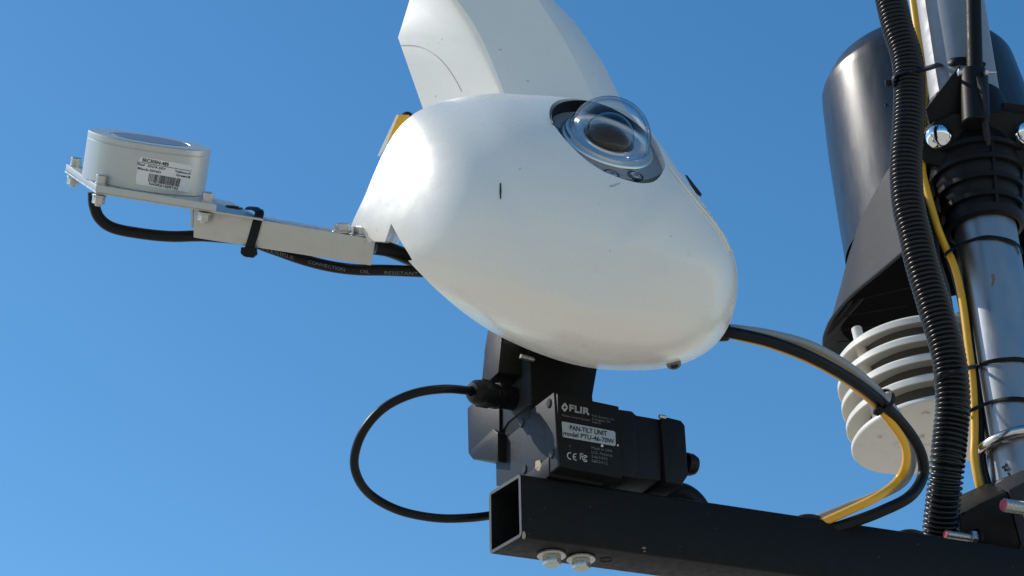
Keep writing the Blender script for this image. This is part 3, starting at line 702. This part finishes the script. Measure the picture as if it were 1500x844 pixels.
# ------------------------------------------------------------------ mast group
MA = Vector(on_plane(1500, 705, B(0, .075, 0), BY))
m_top = None
best = None
for k in range(400):
    d = 1.5 + k * .002; p = P(1388, -20, d); q = Vector((p.x - MA.x, p.y - MA.y)).length
    if best is None or q < best[0]: best = (q, p)
MT = best[1]; MX = (MT - MA).normalized()
def mdepth(py):                                   # depth of the mast axis at that image height
    lo, hi = 0, (MT - MA).length * 1.3
    for _ in range(40):
        m_ = (lo + hi) / 2
        if to_px(MA + MX * m_)[1] > py: lo = m_
        else: hi = m_
    return depth(MA + MX * lo)
def mpt(py):
    lo, hi = -.3, (MT - MA).length * 1.5
    for _ in range(40):
        m_ = (lo + hi) / 2
        if to_px(MA + MX * m_)[1] > py: lo = m_
        else: hi = m_
    return MA + MX * lo
d386 = mdepth(386); MR = 45.5 / FPX * d386
mast = thing('mast_tube', 'galvanised steel mast tube standing at the right edge behind the conduit', 'mast', mpt(740))
mid = mpt(300); L1 = (mid - mpt(745)).length
obj('lower_tube', MB().lathe(mpt(745), MX, [(MR - .003, 0), (MR, 0), (MR, L1 + .02), (MR - .003, L1 + .02)], 56), GALV, mast)
MR2 = 49 / FPX * mdepth(20)
L2 = (mpt(-260) - mpt(215)).length
obj('upper_tube', MB().lathe(mpt(215), MX, [(MR2 - .004, 0), (MR2, 0), (MR2, L2), (MR2 - .004, L2)], 56), mat('dull_galvanised_tube', (.30, .305, .32), .6, .6, bump=.06, bscale=220, var=.4, vscale=55, vcol=(.2, .2, .22), rvar=.08), mast)
wm = MB()
for pts in [[(1452, 402), (1456, 400), (1458, 408), (1455, 418), (1452, 421), (1453, 410)]]:
    wm.add([on_cyl(x, y, MA, MX, MR + .0003) for (x, y) in pts], [tuple(range(len(pts)))])
obj('scuff_mark', wm, RUST, mast, flat=True)
wm = MB()
for (cx, cy) in [(1475, 682), (1472, 688), (1478, 694), (1476, 702), (1481, 700), (1470, 684), (1478, 688)]:
    wm.add([on_cyl(cx + 3.4 * math.cos(a) * random.uniform(.4, 1.2), cy + 3.4 * math.sin(a) * random.uniform(.4, 1.2), MA, MX, MR + .0003) for a in [k * math.pi / 4 for k in range(8)]], [tuple(range(8))])
obj('ink_mark', wm, INK, mast, flat=True)

# hub bracket clamped round the mast
hub = thing('mast_bracket', 'black ribbed plastic bracket clamped round the mast with two chrome bolts', 'bracket', mpt(250))
def mz(py): return (mpt(py) - MA).dot(MX)
kk = lambda px_r, py: px_r / FPX * mdepth(py)
prof = [(kk(49, 330), mz(338)), (kk(56, 325), mz(336)), (kk(58, 318), mz(326))]
for (y, r_) in [(312, 60), (288, 65), (264, 70), (243, 74)]:
    prof += [(kk(r_ - 7, y), mz(y + 13)), (kk(r_ - 7, y), mz(y + 3)), (kk(r_, y), mz(y + 3)), (kk(r_ + .5, y), mz(y - 3)), (kk(r_ - 7, y), mz(y - 3))]
prof += [(kk(64, 235), mz(235)), (kk(60, 190), mz(170)), (kk(54, 180), mz(150)), (kk(45, 180), mz(150))]
obj('collar', MB().lathe(MA, MX, prof, 64), DARKP, hub)
wx, wy, wn = frame(MX); tow = (-_f - MX * (-_f).dot(MX)).normalized(); sid = MX.cross(tow)
for wa in (8, 62):
    dr = tow * math.cos(R(wa)) + sid * math.sin(R(wa)); tn = MX.cross(dr)
    q = [MA + MX * mz(y) + dr * kk(r_, y) - tn * .0014 for (y, r_) in [(330, 50), (330, 57), (243, 72), (243, 52)]]
    obj('web', MB().prism(q, tn * .0028), DARKP, hub, bevel=.0003)
fd = mdepth(205) - kk(72, 205)
sadd = [(1347, 228), (1352, 199), (1368, 178), (1400, 166), (1470, 163), (1530, 172), (1548, 200), (1542, 236), (1490, 246), (1400, 248), (1358, 240)]
obj('saddle', MB().prism([P(x, y, fd + (0 if 1370 < x < 1520 else .008)) for (x, y) in sadd], _f * .05), DARKP, hub, bevel=.002)
obj('socket', MB().cyl(P(1430, 182, fd - .010), (P(1425, 94, fd + .02) - P(1430, 182, fd - .010)).normalized(), kk(20, 120), .058, 28, .0012), DARKP, hub)
obj('gusset', MB().prism([P(x, y, fd + .012) for (x, y) in [(1356, 160), (1407, 94), (1412, 180), (1362, 182)]], _f * .004), DARKP, hub, bevel=.0005)
obj('gusset', MB().prism([P(1430, 112, fd - .006), P(1437, 128, fd - .014), P(1447, 206, fd - .022), P(1446, 213, fd - .022), P(1441, 200, fd - .016)], _r * .003), SKIRT, hub)  # lit sliver: its light put in as a paler grey than the bracket
obj('side_arm', MB().prism([P(x, y, fd + .03) for (x, y) in [(1470, 150), (1520, 156), (1520, 170), (1470, 166)]], _f * .012), DARKP, hub, bevel=.001)
obj('rib', MB().prism([P(x, y, fd + .004) for (x, y) in [(1446, 226), (1468, 228), (1474, 310), (1452, 312)]], _f * .03), DARKP, hub, bevel=.002)
for (px, py) in [(1375.5, 201), (1503, 198)]:
    c = P(px, py, fd + .002)
    obj('chrome_bolt', MB().lathe(c, (CAM - c).normalized(), [(kk(19, 200), -.002), (kk(19, 200), .0005)] + [(kk(19, 200) * math.cos(a), .0005 + .0085 * math.sin(a)) for a in [k * math.pi / 20 for k in range(1, 11)]], 40), CHROME, hub)
for (px, py, s_) in [(1405, 106, -1), (1447, 106, 1)]:
    c = P(px, py, fd - .002)
    obj('socket_screw', MB().lathe(c - _r * .003 * s_, _r * s_, [(0, 0), (.0030, 0), (.0036, .0015), (.0036, .004), (0, .0052)] if s_ < 0 else [(.0034, 0), (.0034, .003), (.0012, .0032), (.0012, .011), (0, .011)], 16), STEEL, hub)
rod0, rod1 = P(1429, 140, fd + .004), P(1424, -60, fd + .07)
single('black_rod', MB().cyl(rod0, (rod1 - rod0).normalized(), kk(11, 60), (rod1 - rod0).length, 28), BLACK, 'straight black rod rising from the socket of the mast bracket', 'rod')

# rain gauge behind the mast
gd = mdepth(133) + .155
gax = (P(1341, 60, gd + .016) - P(1351, 133, gd - .016 + .0)).normalized()
gax = cv(-.10, .865, -.49)
GC = P(1347, 133, gd); GRr = 142 / FPX * gd
gauge = thing('rain_gauge', 'matt black rain collector can with grey skirt behind the corrugated conduit', 'rain gauge', GC - gax * .25)
def gk(k): return k / FPX * gd
sh = .012
obj('can', MB().lathe(GC, gax, [(gk(157), -.19), (gk(155), -.15), (gk(149), -.06), (gk(142.5), .0), (gk(141), .010), (gk(139.5), .013), (gk(123), .032), (gk(120), .034), (gk(112), .036), (gk(108), .02), (0, .0)], 96), RAINB, gauge)
for (px, py) in [(1301, 124), (1299, 156)]:
    c = on_cyl(px, py, GC, gax, gk(144)); obj('catch', MB().cyl(c, -_f, .0028, .005, 12, .0006), DARKP, gauge)
def can_pt(px, py, k=150): return on_cyl(px, py, GC, gax, gk(k))
U = [(1342, 232), (1322, 234), (1303, 246), (1277, 290), (1255, 335), (1216, 396), (1204.5, 432), (1203.5, 450)]
Lw = [(1352, 340), (1340, 352), (1321, 371), (1283, 403), (1246, 434), (1220, 465), (1210, 486), (1207, 500)]
rim_o = P(1300, 440, gd - .10)
ra = gax
sk = MB(); up_, lo_ = [], []
def rim_pt(px, py): return on_plane(px, py, P(1215, 480, depth(can_pt(1215, 400, 158)) - .01), (gax * .93 + cv(.3, .1, .1) * .2).normalized())
for (a, b) in zip(U, Lw):
    up_.append(can_pt(*a, 157)); lo_.append(rim_pt(*b))
cup = sum(up_, Vector()) / len(up_)
# back half: wraps round behind
bk_lo = [rim_pt(x, y) for (x, y) in [(1209, 512), (1220, 530), (1260, 556), (1320, 565), (1375, 540), (1395, 490), (1390, 430), (1370, 370)]]
axp = lambda p: GC + gax * (p - GC).dot(gax)
bk_up = []
for p in bk_lo:
    q = axp(p) + gax * .05; r_ = (p - axp(p)); r_ = r_.normalized() * gk(157); bk_up.append(q + r_ * .97)
loop_lo = catmull(lo_ + bk_lo, 5, True); loop_up = catmull(up_ + bk_up, 5, True); n = len(loop_lo)
inn = [p + (axp(p) - p).normalized() * .003 + gax * .0006 for p in loop_lo]
inu = [p.lerp(axp(p), .10) for p in loop_up]
sk.add(loop_up + loop_lo + inn + inu, [(r_ * n + i, r_ * n + (i + 1) % n, (r_ + 1) * n + (i + 1) % n, (r_ + 1) * n + i) for r_ in range(3) for i in range(n)])
obj('skirt', sk, SKIRT, gauge, angle=50)
lip_p = loop_lo + [loop_lo[0]]
obj('rim_lip', MB().tube(lip_p, .0018, 8, cap=False), SKIRT, gauge)
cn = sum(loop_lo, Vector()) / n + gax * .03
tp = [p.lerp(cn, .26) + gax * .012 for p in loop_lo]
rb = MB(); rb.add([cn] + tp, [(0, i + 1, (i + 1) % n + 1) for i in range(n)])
obj('skirt_ceiling', rb, mat('inside_shade_black', (.004, .004, .004), .9, spec=.05), gauge)  # near-black colour paints the shade inside the skirt opening
for (a, b) in [((1216, 470), (1330, 450)), ((1212, 487), (1330, 478)), ((1213, 503), (1300, 500)), ((1222, 449), (1350, 420))]:
    p, q = rim_pt(*a) + gax * .001, rim_pt(*b) + gax * .001
    p, q = p.lerp(q, .16), q
    obj('inner_rib', MB().prism([p, q, q + gax * .0014, p + gax * .0014], cv(0, 0, 1) * .0012), SKIRT, gauge)

dc = on_cyl(1238, 288, GC, gax, gk(150)); dn = (dc - axp(dc)).normalized(); dt = gax.cross(dn)
dm = MB(); dv = [dc + dn * .0028]; df = []
for (rr_, hh) in [(.45, .0024), (.8, .0012), (1, -.0012)]:
    dv += [dc + dn * hh + dt * math.cos(k * math.pi / 12) * gk(21) * rr_ + gax * math.sin(k * math.pi / 12) * gk(42) * rr_ for k in range(24)]
df += [(0, 1 + k, 1 + (k + 1) % 24) for k in range(24)] + [(1 + r_ * 24 + k, 1 + r_ * 24 + (k + 1) % 24, 1 + (r_ + 1) * 24 + (k + 1) % 24, 1 + (r_ + 1) * 24 + k) for r_ in (0, 1) for k in range(24)]
obj('moulded_dimple', dm.add(dv, df), mat('glossy_black_plastic', (.012, .012, .013), .16), gauge)
wl = [(1266, 213), (1274, 216), (1280, 222), (1287, 224), (1298, 232)]
obj('scratch_line', MB().tube([on_cyl(x, y, GC, gax, gk(146)) for (x, y) in wl], .0004, 6), GREYC, gauge)
# radiation shield
sd = mdepth(640) + .10
SA = cv(-.115, .845, -.53)
SO = P(1365, 642, sd)
def sk_(k): return k / FPX * sd
shield = thing('radiation_shield', 'stack of cream louvred plates of the radiation shield below the black gauge', 'radiation shield', SO)
PIT = sk_(33.2)
for i in range(5):
    o = SO + SA * (PIT * i)
    r0 = 118 + (0, 1, 1, 0, -4)[i]
    if i == 0:
        pr_ = [(0, .001), (sk_(20), .001), (sk_(22), .0), (sk_(r0 - 8), 0), (sk_(r0 - 1), .0006), (sk_(r0), .0018), (sk_(r0 - .5), sk_(7)), (sk_(r0 - 4), sk_(11)), (sk_(60), sk_(15)), (0, sk_(17))]
    else:
        pr_ = [(sk_(62), sk_(6)), (sk_(100), sk_(9)), (sk_(r0 - 5), sk_(4)), (sk_(r0 - 1.5), 0), (sk_(r0), .0006), (sk_(r0 - 1), sk_(9)), (sk_(r0 - 6), sk_(14)), (sk_(96), sk_(15)), (sk_(60), sk_(16)), (sk_(62), sk_(6))]
    obj('louvre_plate', MB().lathe(o, SA, pr_, 90), CREAM, shield)
obj('gap_shade_core', MB().lathe(SO, SA, [(sk_(84), .006), (sk_(84), PIT * 4.5)], 40), mat('gap_shade_brown', (.10, .09, .075), .7), shield)  # wide dark core: its colour stands in for shade between the plates
for ang, rr_ in [(-62, 88), (62, 88), (180, 88)]:
    x, y, n_v = frame(SA); t_ = (-_f - SA * (-_f).dot(SA)).normalized(); s_ = SA.cross(t_)
    o = SO + (t_ * math.cos(R(ang)) + s_ * math.sin(R(ang))) * sk_(rr_)
    obj('spacer_post', MB().cyl(o + SA * .004, SA, sk_(8), PIT * 5.15, 18, .0006), CREAM, shield)
for (px, py, r_) in [(1355, 606, 6), (1318, 652, 9), (1288, 640, 3), (1350, 640, 4)]:
    c = on_plane(px, py, SO, SA)
    obj('moulded_boss', MB().lathe(c, -SA, [(sk_(r_), -.0005), (sk_(r_), .0016), (sk_(r_ * .8), .0024), (0, .0024)] if r_ != 9 else [(sk_(10), -.0005), (sk_(10), .0006), (sk_(8), .0006), (sk_(7), .0002), (0, .0002)], 20), CREAM, shield)

# clamp block, studs, U-bolt
blk = thing('clamp_block', 'black clamp block joining boom and mast, with red tipped threaded studs', 'clamp', B(.44, .06, 0))
bd = depth(on_plane(1440, 780, B(0, .035, 0), BY))
obj('block_body', MB().prism([P(1406, 754, bd), P(1436, 737, bd + .01), P(1476, 719, bd + .012), P(1485, 761, bd + .004), P(1496, 803, bd - .004), P(1490, 830, bd - .005), P(1440, 822, bd - .004), P(1408, 800, bd)], _f * .07), BLACK, blk, bevel=.002)
obj('block_lit_side', MB().prism([P(1477.5, 718, bd + .010), P(1520, 696, bd + .024), P(1540, 800, bd + .01), P(1498, 806, bd - .005), P(1486.5, 761, bd + .003)], _f * .05), SKIRT, blk, bevel=.001)  # greyer than the block body: light on this face put into its colour
obj('collar', MB().lathe(mpt(722), MX, [(MR + .001, -.012), (MR + .008, -.012), (MR + .008, .0), (MR + .006, .004), (MR + .001, .004)], 56), DARKP, blk)
obj('side_tab', MB().prism([P(x, y, bd + .01) for (x, y) in [(1402, 757), (1409, 760), (1410, 776), (1401, 773)]], _f * .03), SKIRT, blk)
def stud(px, py, r_, L, nutx=None, dd=0):
    o = P(px, py, bd - .014 + dd)
    ax = BX
    n = int(L / .0013) * 4; pts = [o + ax * (L * i / n) for i in range(n + 1)]
    s = obj('threaded_stud', MB().tube(pts, lambda i: r_ * (1 - (.10 if i % 4 < 2 else 0)), 20), STEEL, blk)
    obj('red_cap', MB().lathe(o, -ax, [(r_ * .86, -.0002), (r_ * .86, .0006), (r_ * .5, .0010), (0, .0011)], 18), REDC, s)
    return o, ax
o, ax = stud(1385.5, 783, .0038, .034)
h = MB(); hexa(h, o + ax * .0225, ax, .0072, .0058, turn=.4); h2 = obj('nut', h, STEEL, blk, bevel=.0007)
obj('nut_washer', MB().cyl(o + ax * .0285, ax, .0088, .003, 26, .0004), DARKP, blk)
o, ax = stud(1470, 740, .0056, .045, dd=-.012)
h = MB(); hexa(h, o + ax * .024, ax, .0095, .007, turn=.2); obj('nut', h, STEEL, blk, bevel=.0007)
h = MB(); hexa(h, P(1500, 806, bd - .012), ax, .0075, .006); obj('nut', h, STEEL, blk, bevel=.0007)
ubolt = thing('u_bolt', 'bright steel U bolt bent round the mast just above the clamp block', 'bolt', mpt(670))
uc = mpt(668); ur = MR + .0062; ux = (_r - MX * _r.dot(MX)).normalized(); uy = MX.cross(ux)
if uy.dot(_f) < 0: uy = -uy
upts = []
for k in range(29):
    a = R(-88 - 170 * k / 28 + 10)
    upts.append(uc + (ux * math.cos(a) + uy * math.sin(a)) * ur + MX * (.010 - .012 * k / 28))
upts += [upts[-1] + ux * .02 * j + uy * .002 for j in (1, 2)]
upts = [upts[0] + ux * .02 * j for j in (2, 1)] + upts
obj('bent_rod', MB().tube(upts, .0046, 16), mat('bright_steel', (.66, .64, .60), .2, 1, bump=.05, bscale=200), ubolt)

# ------------------------------------------------------------------ cables along the mast
mc = lambda px, py, k: on_cyl(px, py, MA, MX, k)
cd = [(1296, -40), (1305, 0), (1315, 41), (1328, 83), (1332, 125), (1331, 181), (1327, 242), (1331, 302), (1341, 345), (1350, 386), (1370, 453), (1389, 519), (1396, 585), (1393, 627), (1386, 695), (1377, 775), (1372, 815)]
b0 = depth(on_plane(1377, 775, B(0, .050, 0), BY)); m0 = mdepth(775)
cpts = catmull([P(x, y, mdepth(y) - (m0 - b0) - .026 * max(0, min(1, (775 - y) / 220))) for (x, y) in cd], 12)
# resample evenly, six samples a rib
cl = [0]
for i in range(1, len(cpts)): cl.append(cl[-1] + (cpts[i] - cpts[i - 1]).length)
pitch = .0046; ns = int(cl[-1] / pitch * 6); rs = []; j = 0
for i in range(ns):
    s_ = i * pitch / 6
    while j < len(cl) - 2 and cl[j + 1] < s_: j += 1
    rs.append(cpts[j].lerp(cpts[j + 1], (s_ - cl[j]) / max(1e-9, cl[j + 1] - cl[j])))
CR = .0148; rp = [1, 1, .975, .84, .81, .87]
single('corrugated_conduit', MB().tube(rs, lambda i: CR * rp[i % 6], 26), COND, 'thick black corrugated conduit hanging down in front of the mast', 'conduit', angle=75)
yl = [(1332, -30), (1337, 0), (1344, 50), (1351, 100), (1354, 150), (1352, 215), (1351, 249), (1357, 276), (1365, 305), (1374, 335), (1385, 362), (1398, 390), (1409, 436), (1418, 502), (1424, 552), (1427, 600), (1427.5, 640), (1427, 671), (1433, 705), (1440, 728), (1447, 750)]
single('mast_cable', MB().tube(catmull([P(x, y, mdepth(y) - (.020 if y < 350 else .012)) for (x, y) in yl], 8), .0036, 14), YEL, 'yellow cable running down the mast beside the corrugated conduit', 'cable', 'cables along the mast')
bl = [(1372, 325), (1389, 372), (1404, 420), (1417, 480), (1427, 530), (1434, 590), (1436, 640), (1439, 680), (1447, 712), (1455, 740)]
single('mast_cable', MB().tube(catmull([P(x, y, mdepth(y) - .004) for (x, y) in bl], 8), .0040, 14), RUB, 'thin black cable tucked between the yellow cable and the mast', 'cable', 'cables along the mast')
GT = 'cable ties round the mast'
def mast_tie(pts, label, rad, w=.0020, th=.0009, head=None):
    t = thing('cable_tie', label, 'cable tie', P(pts[0][0], pts[0][1], mdepth(pts[0][1]) - .03), GT)
    vv = []
    for q in pts:
        if len(q) == 3: vv.append(P(*q))
        else: vv.append(mc(q[0], q[1], rad + .0020))
    obj('band', MB().tube(catmull(vv, 8), lambda i: (w, th), 10, flat=MX), DARKP, t)
    if head:
        hx_, hy_, hd = head
        obj('tie_head', MB().prism([P(hx_ + a, hy_ + b, hd) for (a, b) in [(-5, -4), (5, -4), (6, 4), (-4, 5)]], _f * .005), DARKP, t, bevel=.0008)
    return t
cz = lambda x, y: mdepth(y) - (m0 - b0) - .026 - CR - .0005
mast_tie([(1384, 376, mdepth(370) - .018), (1389, 369, mdepth(368) - .022), (1412, 356), (1445, 347), (1478, 352), (1493, 361), (1497, 372)], 'black cable tie holding the yellow cable on the mast under the bracket', MR)
mast_tie([(1368, 566, mdepth(566) - .035), (1371, 553, cz(1371, 553) + .008), (1390, 547.5, cz(1390, 548)), (1412, 541, cz(1412, 541) + .006), (1430, 536), (1440, 532.5), (1452, 529.5), (1464, 527.5), (1476, 526.5), (1488, 526), (1498, 527), (1508, 530)], 'black cable tie binding the conduit to the mast halfway down', MR)
mast_tie([(1416, 608, mdepth(608) - .012), (1421, 602, mdepth(602) - .020), (1449, 590), (1478, 584), (1500, 585), (1512, 590)], 'lowest black cable tie on the mast, just above the U bolt', MR)
mast_tie([(1308, 128, cz(1308, 128) + .012), (1310, 112, cz(1310, 112) + .005), (1330, 105, cz(1330, 105)), (1352, 102, cz(1352, 102) + .006), (1375, 95), (1398, 90), (1425, 90), (1442, 98)], 'topmost black cable tie binding the conduit to the upper mast', MR2, .0046, .0014, (1302, 121, cz(1302, 121) + .01))
